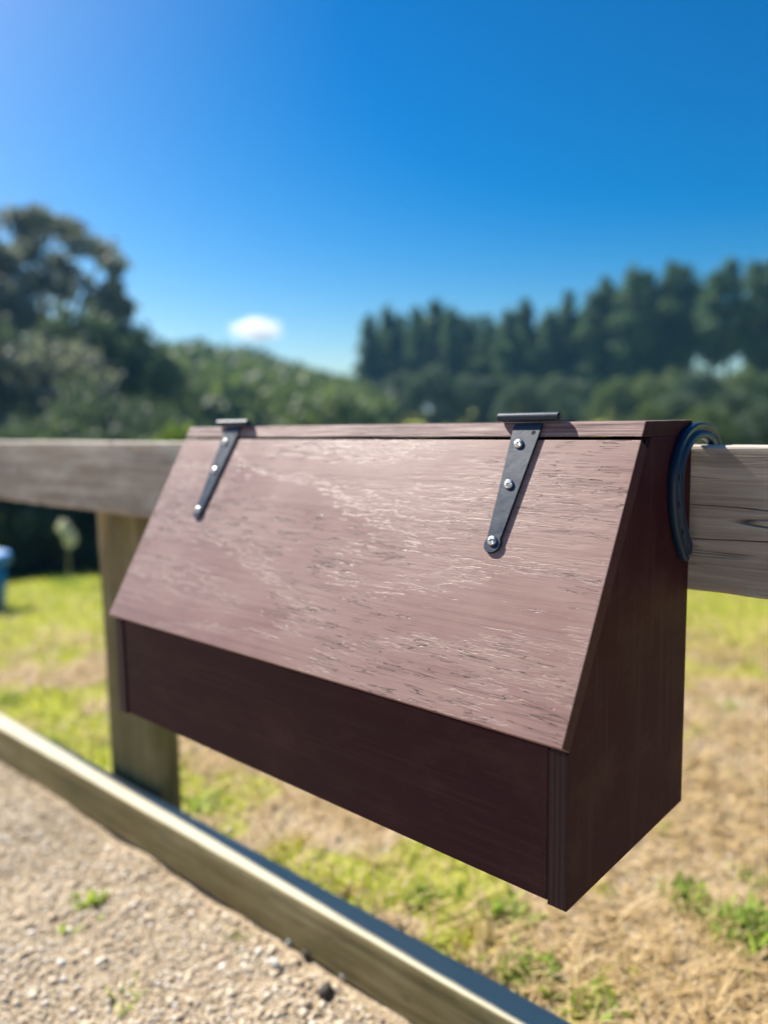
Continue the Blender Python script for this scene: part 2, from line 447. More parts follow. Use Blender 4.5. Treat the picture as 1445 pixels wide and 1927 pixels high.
b = NB('gravel_stone'); g = b.n('ShaderNodeNewGeometry')
gn = b.noise(b.coord((1, 1, 1)), 160, 3, .6)
gc = b.ramp(g.outputs['Random Per Island'], [(.0, (.28, .22, .15)), (.2, (.50, .39, .26)), (.5, (.64, .52, .36)), (.8, (.74, .64, .49)), (1., (.86, .80, .70))])
gc = b.mix(b.math('MULTIPLY', gn, .35), gc, (.30, .22, .14))
M_stone = b.set(Base_Color=gc, Roughness=.85, Normal=b.bump(gn, .001, .7))
N = 90000
gx = rng.uniform(-2.7, .6, N); gy = -.01 - np.abs(rng.beta(1.1, 1.8, N)) * 1.1
gs = np.clip(rng.lognormal(math.log(.0026), .45, N), .0013, .009)
keep = (gy < -.0) & (vnoise(gx, gy, 5, 3, 2) > rng.uniform(.0, .5, N))
gx, gy, gs = gx[keep], gy[keep], gs[keep]
P = np.stack([gx, gy, ground_z(gx, gy) + gs * .25], -1)
V, T = stones(P, gs)
o = link('gravel', tris_mesh('gravel', V, T, M_stone)); tag(o, 'loose pale gravel and grit on the near side of the fence', 'gravel', None, 'stuff')
# scattered pebbles among the dry grass
N = 1700
gx = rng.uniform(-3.2, 1.2, N); gy = rng.uniform(.09, 2.2, N); gs = np.clip(rng.lognormal(math.log(.0042), .5, N), .002, .011)
P = np.stack([gx, gy, ground_z(gx, gy) + gs * .2], -1)
V, T = stones(P, gs)
o = link('pebbles', tris_mesh('pebbles', V, T, M_stone)); tag(o, 'small pebbles scattered in the dry grass', 'pebbles', None, 'stuff')

# blades ----------------------------------------------------------------------
def blades(X, Y, L, Wd, lean, curl=.5, Z=None):
    """four-vertex bent blades -> V, T"""
    n = len(X); az = rng.uniform(0, 2 * math.pi, n)
    dx, dy = np.cos(az), np.sin(az)
    sx, sy = -dy * Wd / 2, dx * Wd / 2
    if Z is None: Z = ground_z(X, Y)
    base = np.stack([X, Y, Z], -1)
    hz = np.sin(lean)[:, None]; vz = np.cos(lean)
    D = np.stack([dx, dy, np.zeros(n)], -1)
    mid = base + D * hz * (L * .5)[:, None]; mid[:, 2] += vz * L * .5
    l2 = np.clip(lean + curl * rng.uniform(.3, 1.2, n), 0, 1.75)
    tip = mid + D * np.sin(l2)[:, None] * (L * .5)[:, None]; tip[:, 2] += np.cos(l2) * L * .5
    tip[:, 2] = np.maximum(tip[:, 2], Z + .002)
    side = np.stack([sx, sy, np.zeros(n)], -1)
    V = np.stack([base - side * .7, base + side * .7, mid + side, mid - side, tip], 1).reshape(-1, 3)
    k = np.arange(n)[:, None] * 5
    T = np.concatenate([k + np.array([[0, 1, 2]]), k + np.array([[0, 2, 3]]), k + np.array([[3, 2, 4]])], 1).reshape(-1, 3)
    return V, T

def scatter(n, rmin, rmax, pw=1.0, a0=97, a1=168):
    rr = rmin + (rmax - rmin) * rng.uniform(0, 1, n) ** pw
    a = np.radians(rng.uniform(a0, a1, n))
    return CAM[0] + rr * np.cos(a), CAM[1] + rr * np.sin(a), rr

X, Y, rr = scatter(150000, .7, 9.5, .8)
gm = green_mask(X, Y)
k = (Y > .085) & (rng.uniform(0, 1, len(X)) < gm * .95 + .012) & ~((X > -1.37) & (X < -1.17) & (Y < .2))
X, Y, rr = X[k], Y[k], rr[k]
L = rng.uniform(.015, .045, len(X)) * (1 + .15 * np.clip(rr - 2, 0, 6)) * (.6 + .8 * vnoise(X, Y, 3, 40, 2)); Wd = rng.uniform(.002, .004, len(X)) * (1 + .35 * np.clip(rr - 1.5, 0, 7))
V, T = blades(X, Y, L, Wd, rng.uniform(.1, .9, len(X)), .7)
o = link('grass', tris_mesh('grass', V, T, M_grass)); tag(o, 'short green pasture grass beyond the fence', 'grass', None, 'stuff')
X, Y, rr = scatter(190000, .7, 7.5, .75)
gm = green_mask(X, Y)
k = (Y > .085) & (rng.uniform(0, 1, len(X)) < (1 - gm * .8)) & (vnoise(X, Y, 7, 77, 2) > rng.uniform(.1, .5, len(X))) & ~((X > -1.37) & (X < -1.17) & (Y < .2))
X, Y, rr = X[k], Y[k], rr[k]
L = rng.uniform(.03, .11, len(X)); Wd = rng.uniform(.0014, .0036, len(X)) * (1 + .3 * np.clip(rr - 1.5, 0, 7))
V, T = blades(X, Y, L, Wd, rng.uniform(.9, 1.5, len(X)), .3)
o = link('dry_grass', tris_mesh('dry_grass', V, T, M_straw)); tag(o, 'matted straw coloured dead grass beyond the fence', 'dry grass', None, 'stuff')

# weeds: each tuft a thing -----------------------------------------------------
def weed(px, py, rad, hgt, n, label, mat=M_weed, group=None, name='weed', lw=.35):
    v = ray(px, py); t = (0.0 - CAM[2]) / v[2]; p = CAM + v * t
    for _ in range(12):
        z = float(ground_z(p[0], p[1])); t = (z - CAM[2]) / v[2]; p = CAM + v * t
    n = int(n * .75); X = rng.normal(0, rad * .42, n); Y = rng.normal(0, rad * .42, n)
    L = rng.uniform(.4, 1.1, n) * hgt * .72; Wd = L * lw * rng.uniform(.7, 1.2, n)
    V, T = blades(X, Y, L, Wd, rng.uniform(.1, 1.3, n), .5, Z=np.zeros(n))
    o = link(name, tris_mesh(name, V, T, mat), loc=(p[0], p[1], z - .002))
    tag(o, label, 'weed', group)
    return o
weed(68, 1462, .02, .055, 22, 'bright green grass tuft standing against the front of the lower rail at far left', name='grass_tuft', lw=.10)
weed(168, 1700, .035, .045, 45, 'small green weed in the gravel, biggest one left of the lower rail')
weed(248, 1875, .03, .05, 22, 'thin pale green weed sprig in the gravel near the bottom edge', lw=.18)
weed(125, 1752, .02, .03, 18, 'tiny yellowish weed in the gravel just below the bigger weed')
weed(455, 1768, .02, .04, 16, 'thin pale weed sprig in the gravel close under the lower rail', lw=.18)
weed(1290, 1695, .05, .050, 150, 'bright green broad-leafed clump in the dry grass right of the box bottom')
weed(1412, 1765, .07, .075, 260, 'large leafy green clump with a dark shadow at the right edge')
weed(1235, 1560, .04, .035, 50, 'small pale weed just right of the box bottom corner')
weed(1410, 1655, .05, .03, 90, 'low loose green clump between two bigger weeds near the right edge')
weed(950, 1725, .06, .06, 150, 'green weed clump under the front corner of the box')
weed(985, 1835, .06, .055, 170, 'leafy green clump beside the lower rail near the bottom of the photo')
weed(1120, 1900, .05, .05, 110, 'green weed clump at the bottom edge right of the lower rail end')
weed(655, 1672, .035, .035, 60, 'yellow flowering weed against the back of the lower rail', M_yweed)
weed(545, 1590, .06, .03, 90, 'low olive yellow weed patch behind the lower rail under the box', M_yweed)
weed(905, 1770, .05, .04, 80, 'flat yellow weed patch under the box front corner', M_yweed)
weed(385, 1520, .05, .05, 120, 'green grass clump right of the fence post foot')
weed(110, 1400, .05, .05, 90, 'green grass clump behind the lower rail left of the post')
weed(20, 1320, .06, .06, 120, 'bright green grass clump at the left edge behind the lower rail')
weed(790, 1690, .04, .05, 70, 'green weed behind the lower rail under the middle of the box')
weed(1360, 1330, .07, .04, 70, 'low green weed in the dry grass by the right edge')

def rock(px, py, size, label, col):
    v = ray(px, py); p = CAM + v * (-CAM[2] / v[2])
    V, T = stones(np.zeros((1, 3)), np.array([size]), .75)
    b = NB('rock'); n = b.noise(b.coord((1, 1, 1)), 90, 4, .6)
    m = b.set(Base_Color=b.mix(n, col, tuple(c * .7 for c in col)), Roughness=.8, Normal=b.bump(n, .002, 1))
    o = link('rock', tris_mesh('rock', V, T, m), loc=(p[0], p[1], size * .35 + float(ground_z(p[0], p[1])))); tag(o, label, 'rock')
rock(545, 1782, .011, 'blue grey stone lying below the lower rail', (.36, .38, .38))
rock(520, 1822, .014, 'whitish stone just below the blue grey one', (.6, .58, .52))
rock(650, 1842, .013, 'whitish stone close under the lower rail near the bottom', (.6, .58, .53))
rock(612, 1872, .017, 'dark brown clod of earth below the lower rail', (.07, .055, .04))
rock(582, 1800, .015, 'dark earthy clod right of the blue grey stone', (.08, .065, .045))

# ------------------------------------------------------------------ fence
def board(x0, x1, y0, y1, z0, z1, rad, seg, jit, seed, skew=0.0, ragged=0.0, xref=0.0):
    """long rail with rounded, slightly uneven cross-section"""
    w_, h_ = y1 - y0, z1 - z0
    prof = []
    def arc(cx, cy, a0):
        for k in range(4):
            a = a0 + k * math.pi / 6; prof.append((cx + rad * math.cos(a), cy + rad * math.sin(a)))
    def lin(a, b_, k):
        for i in range(1, k): prof.append((a[0] + (b_[0] - a[0]) * i / k, a[1] + (b_[1] - a[1]) * i / k))
    arc(w_ - rad, h_ - rad, 0); lin((w_ - rad, h_), (rad, h_), 3)
    arc(rad, h_ - rad, math.pi / 2); lin((0, h_ - rad), (0, rad), 8)
    arc(rad, rad, math.pi); lin((rad, 0), (w_ - rad, 0), 3)
    arc(w_ - rad, rad, 1.5 * math.pi); lin((w_, rad), (w_, h_ - rad), 5)
    n = len(prof); bm = bmesh.new(); rings = []
    for i in range(seg + 1):
        x = x0 + (x1 - x0) * i / seg; ring = []
        for (py, pz) in prof:
            v = Vector((x * 2.2, (y0 + py) * 8 + seed, pz * 8)); q = Vector((x * 30, py * 60 + seed, pz * 60))
            dy = jit * mn.noise(v) + jit * .25 * mn.noise(q); dz = jit * mn.noise(v + Vector((9, 9, 9))) + jit * .25 * mn.noise(q + Vector((5, 5, 5)))
            if ragged and pz < rad * 1.2: dz += ragged * max(0, mn.noise(Vector((x * 18, seed, py * 20)))) - ragged * .8 * max(0, mn.noise(Vector((x * 40, seed + 4, 0))) - .35)
            ring.append(bm.verts.new((x, y0 + py + dy + skew * (x - xref), z0 + pz + dz)))
        rings.append(ring)
    for i in range(seg):
        for k in range(n):
            bm.faces.new((rings[i][k], rings[i + 1][k], rings[i + 1][(k + 1) % n], rings[i][(k + 1) % n]))
    bm.faces.new(rings[0]); bm.faces.new(rings[-1][::-1])
    return bm

FX, FY = -1.27, .12
fence = empty('fence', (FX, FY, 0))
tag(fence, 'weathered post and rail timber fence crossing the whole photo behind the box', 'fence')
inv = (-FX, -FY, 0)
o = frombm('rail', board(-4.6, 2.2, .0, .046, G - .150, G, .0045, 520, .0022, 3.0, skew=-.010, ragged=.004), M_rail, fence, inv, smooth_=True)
o['label'] = 'grey weathered top rail carrying the box'
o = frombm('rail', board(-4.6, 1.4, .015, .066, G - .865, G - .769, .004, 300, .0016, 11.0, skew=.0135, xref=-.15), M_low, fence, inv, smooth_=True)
o['label'] = 'pale olive bottom board at ground level'

def post_bm(z0, z1, x0, x1, y0, y1, rads, seed):
    prof = []
    cs = [(x1, y1, -1, -1, 0), (x0, y1, 1, -1, 1), (x0, y0, 1, 1, 2), (x1, y0, -1, 1, 3)]
    for (cx, cy, sx, sy, q), rad in zip(cs, rads):
        for k in range(6):
            a = q * math.pi / 2 + k * math.pi / 10
            prof.append((cx + sx * rad + rad * math.cos(a), cy + sy * rad + rad * math.sin(a)))
    bm = bmesh.new(); rings = []; seg = 26
    for i in range(seg + 1):
        z = z0 + (z1 - z0) * i / seg
        rings.append([bm.verts.new((x + .003 * mn.noise(Vector((x * 9, y * 9 + seed, z * 3))), y + .003 * mn.noise(Vector((x * 9 + 4, y * 9 + seed, z * 3))), z)) for x, y in prof])
    n = len(prof)
    for i in range(seg):
        for k in range(n): bm.faces.new((rings[i][k], rings[i + 1][k], rings[i + 1][(k + 1) % n], rings[i][(k + 1) % n]))
    bm.faces.new(rings[0][::-1]); bm.faces.new(rings[-1])
    return bm
for i, px in enumerate((-1.272, 1.25, -3.75)):
    o = frombm('post', post_bm(-.25, G - .012, px - .112, px + .112, .0675, .148, (.055, .055, .024, .010), i * 3.3), M_post, fence, inv, smooth_=True)
    # packer blocks keep rails fixed against the post
    if i == 0: o['label'] = 'squared olive brown post left of the box'

# ------------------------------------------------------------------ the box
LX = .716; T_ = .018
zb = -.380
BX = empty('storage_box', (-LX / 2, -.12, G + zb))
tag(BX, 'dark brown painted wooden storage box with sloping hinged lid hung on the fence rail', 'storage box')
BI = Vector((LX / 2, .12, -zb))           # adds to local coords (x right end = 0, y back = 0, z rail top = 0)
# cross-section vectors of the lid plane
P0 = Vector((0, -.122, .011)); DN = Vector((0, -.4946, -.8691)); NR = Vector((0, -.8691, .4946))

def endpanel():
    return prism([(0, 0), (-.251, 0), (-.251, .1355), (-.1012, .3918 - .0002), (0, .3918 - .0002)], -T_ / 2, T_ / 2, .0009, 2)
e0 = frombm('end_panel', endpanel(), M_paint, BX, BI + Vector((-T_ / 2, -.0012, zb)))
e0.data.materials.append(M_ply)
for p in e0.data.polygons:
    if abs(p.normal.x) < .3 and p.normal.y < -.4: p.material_index = 1
e1 = link('end_panel', e0.data, None, BX, BI + Vector((-LX + T_ / 2, -.0012, zb)))
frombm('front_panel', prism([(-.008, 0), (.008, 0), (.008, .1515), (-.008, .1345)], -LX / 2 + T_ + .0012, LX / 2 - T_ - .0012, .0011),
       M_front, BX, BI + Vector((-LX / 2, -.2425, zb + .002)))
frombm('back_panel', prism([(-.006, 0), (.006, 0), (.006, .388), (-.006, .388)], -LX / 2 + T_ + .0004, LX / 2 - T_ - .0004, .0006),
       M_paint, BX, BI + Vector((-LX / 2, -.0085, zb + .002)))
frombm('bottom_panel', prism([(-.109, -.006), (.109, -.006), (.109, .006), (-.109, .006)], -LX / 2 + T_ + .0004, LX / 2 - T_ - .0004, .0006),
       M_paint, BX, BI + Vector((-LX / 2, -.1245, zb + .012)))
# top board: front edge cut to the slope of the lid; slightly uneven
tz0, tz1 = .0122, .0262
bm = prism([(-.1135 - (tz1 - tz0) * .569 + .0003, 0), (-.0012, 0), (-.0012, tz1 - tz0), (-.1135, tz1 - tz0)], -LX / 2, LX / 2, .0011, 2)
bmesh.ops.bisect_plane(bm, geom=list(bm.verts) + list(bm.edges) + list(bm.faces), plane_co=(0, 0, 0), plane_no=(1, 0, 0))
for k in range(-17, 18):
    bmesh.ops.bisect_plane(bm, geom=list(bm.verts) + list(bm.edges) + list(bm.faces), plane_co=(k * .0205, 0, 0), plane_no=(1, 0, 0))
for v in bm.verts:
    v.co.z += .0006 * mn.noise(Vector((v.co.x * 14, v.co.y * 20, v.co.z * 30)))
    v.co.y += .0005 * mn.noise(Vector((v.co.x * 22, 7, v.co.z * 90)))
tb = frombm('top_board', bm, M_strip, BX, BI + Vector((-LX / 2, 0, tz0)))
tb.data.materials.append(M_paint)
for p in tb.data.polygons:
    if abs(p.normal.x) > .7: p.material_index = 1

# lid: local X along the box, local Y up the slope, local Z outwards
slope_rot = math.atan2(.8691, .4946)      # tilt of the lid plane about X
LL0, LL1, LT = .0022, .283, .0166
hx = LX / 2
bm = bmesh.new()
bmesh.ops.create_cube(bm, size=1)
ly = (LL1 - LL0)
for v in bm.verts: v.co = Vector((v.co.x * LX, v.co.y * ly, v.co.z * LT - LT / 2))
bmesh.ops.bevel(bm, geom=list(bm.edges), offset=.0011, segments=3, profile=.6, affect='EDGES')
lid_c = P0 + DN * ((LL0 + LL1) / 2)
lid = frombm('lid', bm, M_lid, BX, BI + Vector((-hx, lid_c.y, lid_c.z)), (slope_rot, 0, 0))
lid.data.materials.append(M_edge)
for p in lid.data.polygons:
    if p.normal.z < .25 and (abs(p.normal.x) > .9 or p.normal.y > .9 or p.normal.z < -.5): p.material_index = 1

# hinges ------------------------------------------------------------------------
# hinge frame: origin where the barrel sits (s = -.019), local X along, local Y up the slope, Z outwards
def strap_bm():
    bm = bmesh.new(); N = 14
    L0, L1 = -.006, -.1465            # from under the barrel to the round tip
    w0, w1 = .0160, .0076
    tipc = L1 + .0090; tr = .0093
    pts = [(w0, L0), (w0 * .985, -.012)]
    ends = []
    wa = w0 + (w1 - w0) * ((tipc + .008 - L0) / (L1 - L0)) - .0005
    left = [(-w0, L0), (-w0, -.011), (-wa, tipc + .008)]
    right = [(wa, tipc + .008), (w0, -.011), (w0, L0)]
    arc = []
    a0 = math.radians(180 - 50)
    for k in range(N + 1):
        a = a0 + (math.radians(360 + 50) - a0) * k / N
        arc.append((tr * math.cos(a), tipc + tr * math.sin(a)))
    poly = left + arc + right
    bot = [bm.verts.new((x, y, .0002)) for x, y in poly]; top = [bm.verts.new((x, y, .0024)) for x, y in poly]
    fb = bm.faces.new(bot[::-1]); ft = bm.faces.new(top)
    n = len(poly)
    for i in range(n): bm.faces.new((bot[i], bot[(i + 1) % n], top[(i + 1) % n], top[i]))
    bmesh.ops.bevel(bm, geom=list(ft.edges), offset=.0006, segments=2, affect='EDGES')
    return bm

def cyl(bm, x0, x1, c, rad, n=20):
    a = []; b_ = []
    for k in range(n):
        t = 2 * math.pi * k / n
        a.append(bm.verts.new((x0, c[0] + rad * math.cos(t), c[1] + rad * math.sin(t)))); b_.append(bm.verts.new((x1, c[0] + rad * math.cos(t), c[1] + rad * math.sin(t))))
    bm.faces.new(a); bm.faces.new(b_[::-1])
    for k in range(n): bm.faces.new((a[k], a[(k + 1) % n], b_[(k + 1) % n], b_[k]))

def screw_mesh():
    """pan head with a cross recess"""
    bm = bmesh.new(); n = 24
    prof = [(.00500, 0), (.00500, .0008), (.0047, .0016), (.0040, .0023), (.0029, .0028), (.0016, .0030)]
    rings = []
    for rad, z in prof:
        rings.append([bm.verts.new((rad * math.cos(2 * math.pi * k / n), rad * math.sin(2 * math.pi * k / n), z)) for k in range(n)])
    for i in range(len(prof) - 1):
        for k in range(n): bm.faces.new((rings[i][k], rings[i][(k + 1) % n], rings[i + 1][(k + 1) % n], rings[i + 1][k]))
    # recess: inner ring alternating depth in a cross
    inner = []
    for k in range(n):
        t = 2 * math.pi * k / n
        arm = abs(math.cos(2 * t)) > .82
        inner.append(bm.verts.new((.0010 * math.cos(t), .0010 * math.sin(t), .0010 if arm else .0024)))
        if arm: rings[-1][k].co.z = .0018; rings[-2][k].co.z = .0021 if abs(math.cos(2 * t)) > .95 else rings[-2][k].co.z
    for k in range(n): bm.faces.new((rings[-1][k], rings[-1][(k + 1) % n], inner[(k + 1) % n], inner[k]))
    bm.faces.new(inner[::1])
    bmesh.ops.recalc_face_normals(bm, faces=bm.faces)
    me = bpy.data.meshes.new('screw'); bm.to_mesh(me); bm.free(); me.materials.append(M_screw)
    return me
SCREW = screw_mesh()
barbm = bmesh.new()
cyl(barbm, -.0345, .0345, (0, .0052), .0046)
bmesh.ops.recalc_face_normals(barbm, faces=barbm.faces)
BAR = bpy.data.meshes.new('barrel'); barbm.to_mesh(BAR); barbm.free(); BAR.materials.append(M_hinge)
pinbm = bmesh.new(); cyl(pinbm, -.0362, .0360, (0, .0052), .0028, 14)
PIN = bpy.data.meshes.new('hinge_pin'); bmesh.ops.recalc_face_normals(pinbm, faces=pinbm.faces); pinbm.to_mesh(PIN); pinbm.free(); PIN.materials.append(M_hinge)
leafbm = prism([(-.001, -.0011), (.030, -.0011), (.030, .0011), (-.001, .0011)], -.0335, .0335, .0005)
LEAF = bpy.data.meshes.new('top_leaf'); leafbm.to_mesh(LEAF); leafbm.free(); LEAF.materials.append(M_hinge)
STRAP = None; HOLE = None
hb = bmesh.new(); bmesh.ops.create_circle(hb, cap_ends=True, radius=.0024, segments=14)
HOLE = bpy.data.meshes.new('screw_hole'); hb.to_mesh(HOLE); hb.free(); HOLE.materials.append(M_dark)
def hinge(cx, label, ang):
    global STRAP
    org = P0 + DN * (-.0205) + NR * .0008
    if STRAP is None:
        bm = strap_bm(); bmesh.ops.recalc_face_normals(bm, faces=bm.faces)
        STRAP = bpy.data.meshes.new('hinge'); bm.to_mesh(STRAP); bm.free(); STRAP.materials.append(M_hinge)
    h = link('hinge', STRAP, None, BX, BI + Vector((cx, org.y, org.z)), (slope_rot, 0, ang))
    h['label'] = label
    link('barrel', BAR, None, h)
    link('hinge_pin', PIN, None, h)
    # leaf lies flat on the top board: undo the slope
    lf = link('top_leaf', LEAF, None, h, (0, -.0010, -.0017), (-slope_rot, 0, 0))
    for k, (sx, sy, tw) in enumerate(((-.0040, -.0290, .5), (-.0012, -.0740, 1.1), (-.0005, -.1345, .2))):
        link('screw', SCREW, None, h, (sx, sy, .0023), (0, 0, tw + cx * 9))
    link('screw_hole', HOLE, None, h, (.0092, -.0165, .00246))
    return h
hinge(-.1205, 'black strap hinge near the right end', R(0.0))
hinge(-.6035, 'black strap hinge near the left end', R(0.0))

# horseshoe ---------------------------------------------------------------------
def horseshoe():
    # centre line in (y, z): front tip -> arch over the rail -> rear leg
    ctrl = [(-.0135, -.1105), (-.0290, -.0960), (-.0440, -.0700), (-.0510, -.0420), (-.0480, -.0180), (-.0330, .0025), (-.0080, .0135),
            (.0200, .0145), (.0430, .0080), (.0575, -.0070), (.0640, -.0260), (.0660, -.0560), (.0660, -.0900)]
    pts = []
    n = len(ctrl)
    for i in range(n - 1):
        p0 = ctrl[max(0, i - 1)]; p1 = ctrl[i]; p2 = ctrl[i + 1]; p3 = ctrl[min(n - 1, i + 2)]
        for k in range(8):
            t = k / 8
            pts.append(tuple(.5 * ((2 * p1[j]) + (-p0[j] + p2[j]) * t + (2 * p0[j] - 5 * p1[j] + 4 * p2[j] - p3[j]) * t * t + (-p0[j] + 3 * p1[j] - 3 * p2[j] + p3[j]) * t ** 3) for j in (0, 1)))
    pts.append(ctrl[-1])
    bm = bmesh.new(); rings = []
    m = len(pts)
    for i, (y, z) in enumerate(pts):
        a = pts[max(0, i - 1)]; c = pts[min(m - 1, i + 1)]
        ty, tz = c[0] - a[0], c[1] - a[1]; q = math.hypot(ty, tz); ty /= q; tz /= q
        ny, nz = -tz, ty            # left normal = outwards (front->arch->rear runs clockwise)
        e = min(i, m - 1 - i) / m
        k = min(1, .62 + e * 9) if e < .045 else 1
        wd = (.0118 - .0038 * math.exp(-((i / m - .58) / .17) ** 2)) * k; th = .0082 * (k * .5 + .5)
        if e == 0: wd *= .7
        # cross-section (u across the web, x outwards): bevelled bar with a fullered groove
        sec = [(-1, .08), (-1, .78), (-.88, .95), (-.70, 1.), (-.08, .97), (.02, .66), (.36, .66), (.46, .97), (.80, 1.), (.95, .90), (1, .70), (1, .08), (.9, .0), (-.9, 0)]
        rings.append([bm.verts.new((.0003 + th * x, y + ny * wd * u, z + nz * wd * u)) for u, x in sec])
    s = len(rings[0])
    for i in range(m - 1):
        for k in range(s): bm.faces.new((rings[i][k], rings[i + 1][k], rings[i + 1][(k + 1) % s], rings[i][(k + 1) % s]))
    bm.faces.new(rings[0]); bm.faces.new(rings[-1][::-1])
    bmesh.ops.subdivide_edges(bm, edges=[], cuts=1)
    return bm, pts
bm, hpts = horseshoe()
hsO = frombm('horseshoe', bm, M_shoe, BX, BI, smooth_=True)
hsO['label'] = 'dark painted horseshoe hooked over the rail'
nb = bmesh.new(); bmesh.ops.create_cube(nb, size=1)
for v in nb.verts: v.co = Vector((v.co.x * .0010, v.co.y * .0026, v.co.z * .0055))
bmesh.ops.bevel(nb, geom=list(nb.edges), offset=.0003, segments=1, affect='EDGES')
NH = bpy.data.meshes.new('nail_head'); nb.to_mesh(NH); nb.free(); NH.materials.append(M_dark)
for i in (12, 20, 28, 66, 74):
    y, z = hpts[i]; a = hpts[i - 1]; c = hpts[i + 1]
    link('nail_head', NH, None, hsO, (.0074, y + (c[1] - a[1]) * -.12, z + (c[0] - a[0]) * .12), (-math.atan2(c[0] - a[0], c[1] - a[1]), 0, 0))

# ------------------------------------------------------------------ blue bucket at the left edge
def lathe(name, prof, mat, parent=None, loc=(0, 0, 0), n=40):
    bm = bmesh.new(); rings = [[bm.verts.new((rd * math.cos(2 * math.pi * k / n), rd * math.sin(2 * math.pi * k / n), z)) for k in range(n)] for rd, z in prof]
    for i in range(len(prof) - 1):
        for k in range(n): bm.faces.new((rings[i][k], rings[i][(k + 1) % n], rings[i + 1][(k + 1) % n], rings[i + 1][k]))
    bm.faces.new(rings[0][::-1]); bm.faces.new(rings[-1])
    return frombm(name, bm, mat, parent, loc, smooth_=True)
p = at_r(5, 1172, 5.1)
side = RT[:2] / np.linalg.norm(RT[:2])
bx, by = p[0] - side[0] * .17, p[1] - side[1] * .17
b = NB('blue_plastic'); n = b.noise(b.coord((8, 8, 3)), 1, 3)
M_blue = b.set(Base_Color=b.mix(n, (.002, .15, .42), (.006, .20, .50)), Roughness=.35)
bk = empty('bucket', (bx, by, float(ground_z(bx, by)) - .01))
bk.scale = (1, 1, .86)
tag(bk, 'blue plastic bucket standing on the grass at the left edge of the photo', 'bucket')
lathe('bucket_body', [(.165, 0), (.175, .01), (.19, .20), (.200, .40), (.193, .40), (.17, .03), (.01, .02)], M_blue, bk)
lathe('rim', [(.2015, .385), (.228, .383), (.232, .395), (.230, .440), (.222, .450), (.205, .448), (.2015, .43)], M_blue, bk)
# bail handle folded down
hbm = bmesh.new(); prev = None
for k in range(25):
    t = math.pi * k / 24; ring = []
    for q in range(6):
        a = 2 * math.pi * q / 6; rr2 = .236 + .004 * math.cos(a)
        ring.append(hbm.verts.new((rr2 * math.cos(t), -.05 - .19 * math.sin(t) * .9, .36 - .10 * math.sin(t) + .004 * math.sin(a))))
    if prev:
        for q in range(6): hbm.faces.new((prev[q], ring[q], ring[(q + 1) % 6], prev[(q + 1) % 6]))
    prev = ring
frombm('bucket_handle', hbm, M_screw, bk)

# ------------------------------------------------------------------ trees
def leaf_cloud(C, Rad, n, size, shell=.35, flat=1.0):
    """n leaf quads spread through ellipsoids C (k,3) with radii Rad (k,3)"""
    k = len(C); vol = Rad.prod(1) ** .7; idx = rng.choice(k, n, p=vol / vol.sum())
    v = rng.normal(size=(n, 3)); v /= np.linalg.norm(v, axis=1)[:, None]
    rr = rng.uniform(shell, 1, n) ** .6
    # small clumps
    P = C[idx] + v * rr[:, None] * Rad[idx]
    P += (rng.normal(size=(n, 3))) * size * .6
    Rm = rot_rand(n); s = size * rng.uniform(.6, 1.5, n)
    q = np.array([[-1, -.55, 0], [1, -.55, 0], [1, .55, 0], [-1, .55, 0]]) * .5
    V = np.einsum('nij,vj->nvi', Rm, q) * s[:, None, None] + P[:, None, :]
    return V.reshape(-1, 3), np.arange(n * 4).reshape(-1, 4)

def limb_bm(segs, nside=7):
    """segs: list of polylines [(p, r), ...]"""
    bm = bmesh.new()
    for pl in segs:
        prev = None
        for i, (p, rad) in enumerate(pl):
            p = Vector(p); q = Vector(pl[min(i + 1, len(pl) - 1)][0]) - Vector(pl[max(i - 1, 0)][0]); q.normalize()
            a = q.orthogonal().normalized(); b2 = q.cross(a)
            ring = [bm.verts.new(p + (a * math.cos(2 * math.pi * k / nside) + b2 * math.sin(2 * math.pi * k / nside)) * rad) for k in range(nside)]
            if prev:
                for k in range(nside): bm.faces.new((prev[k], prev[(k + 1) % nside], ring[(k + 1) % nside], ring[k]))
            prev = ring
        bm.faces.new(prev)
    bmesh.ops.recalc_face_normals(bm, faces=bm.faces)
    return bm

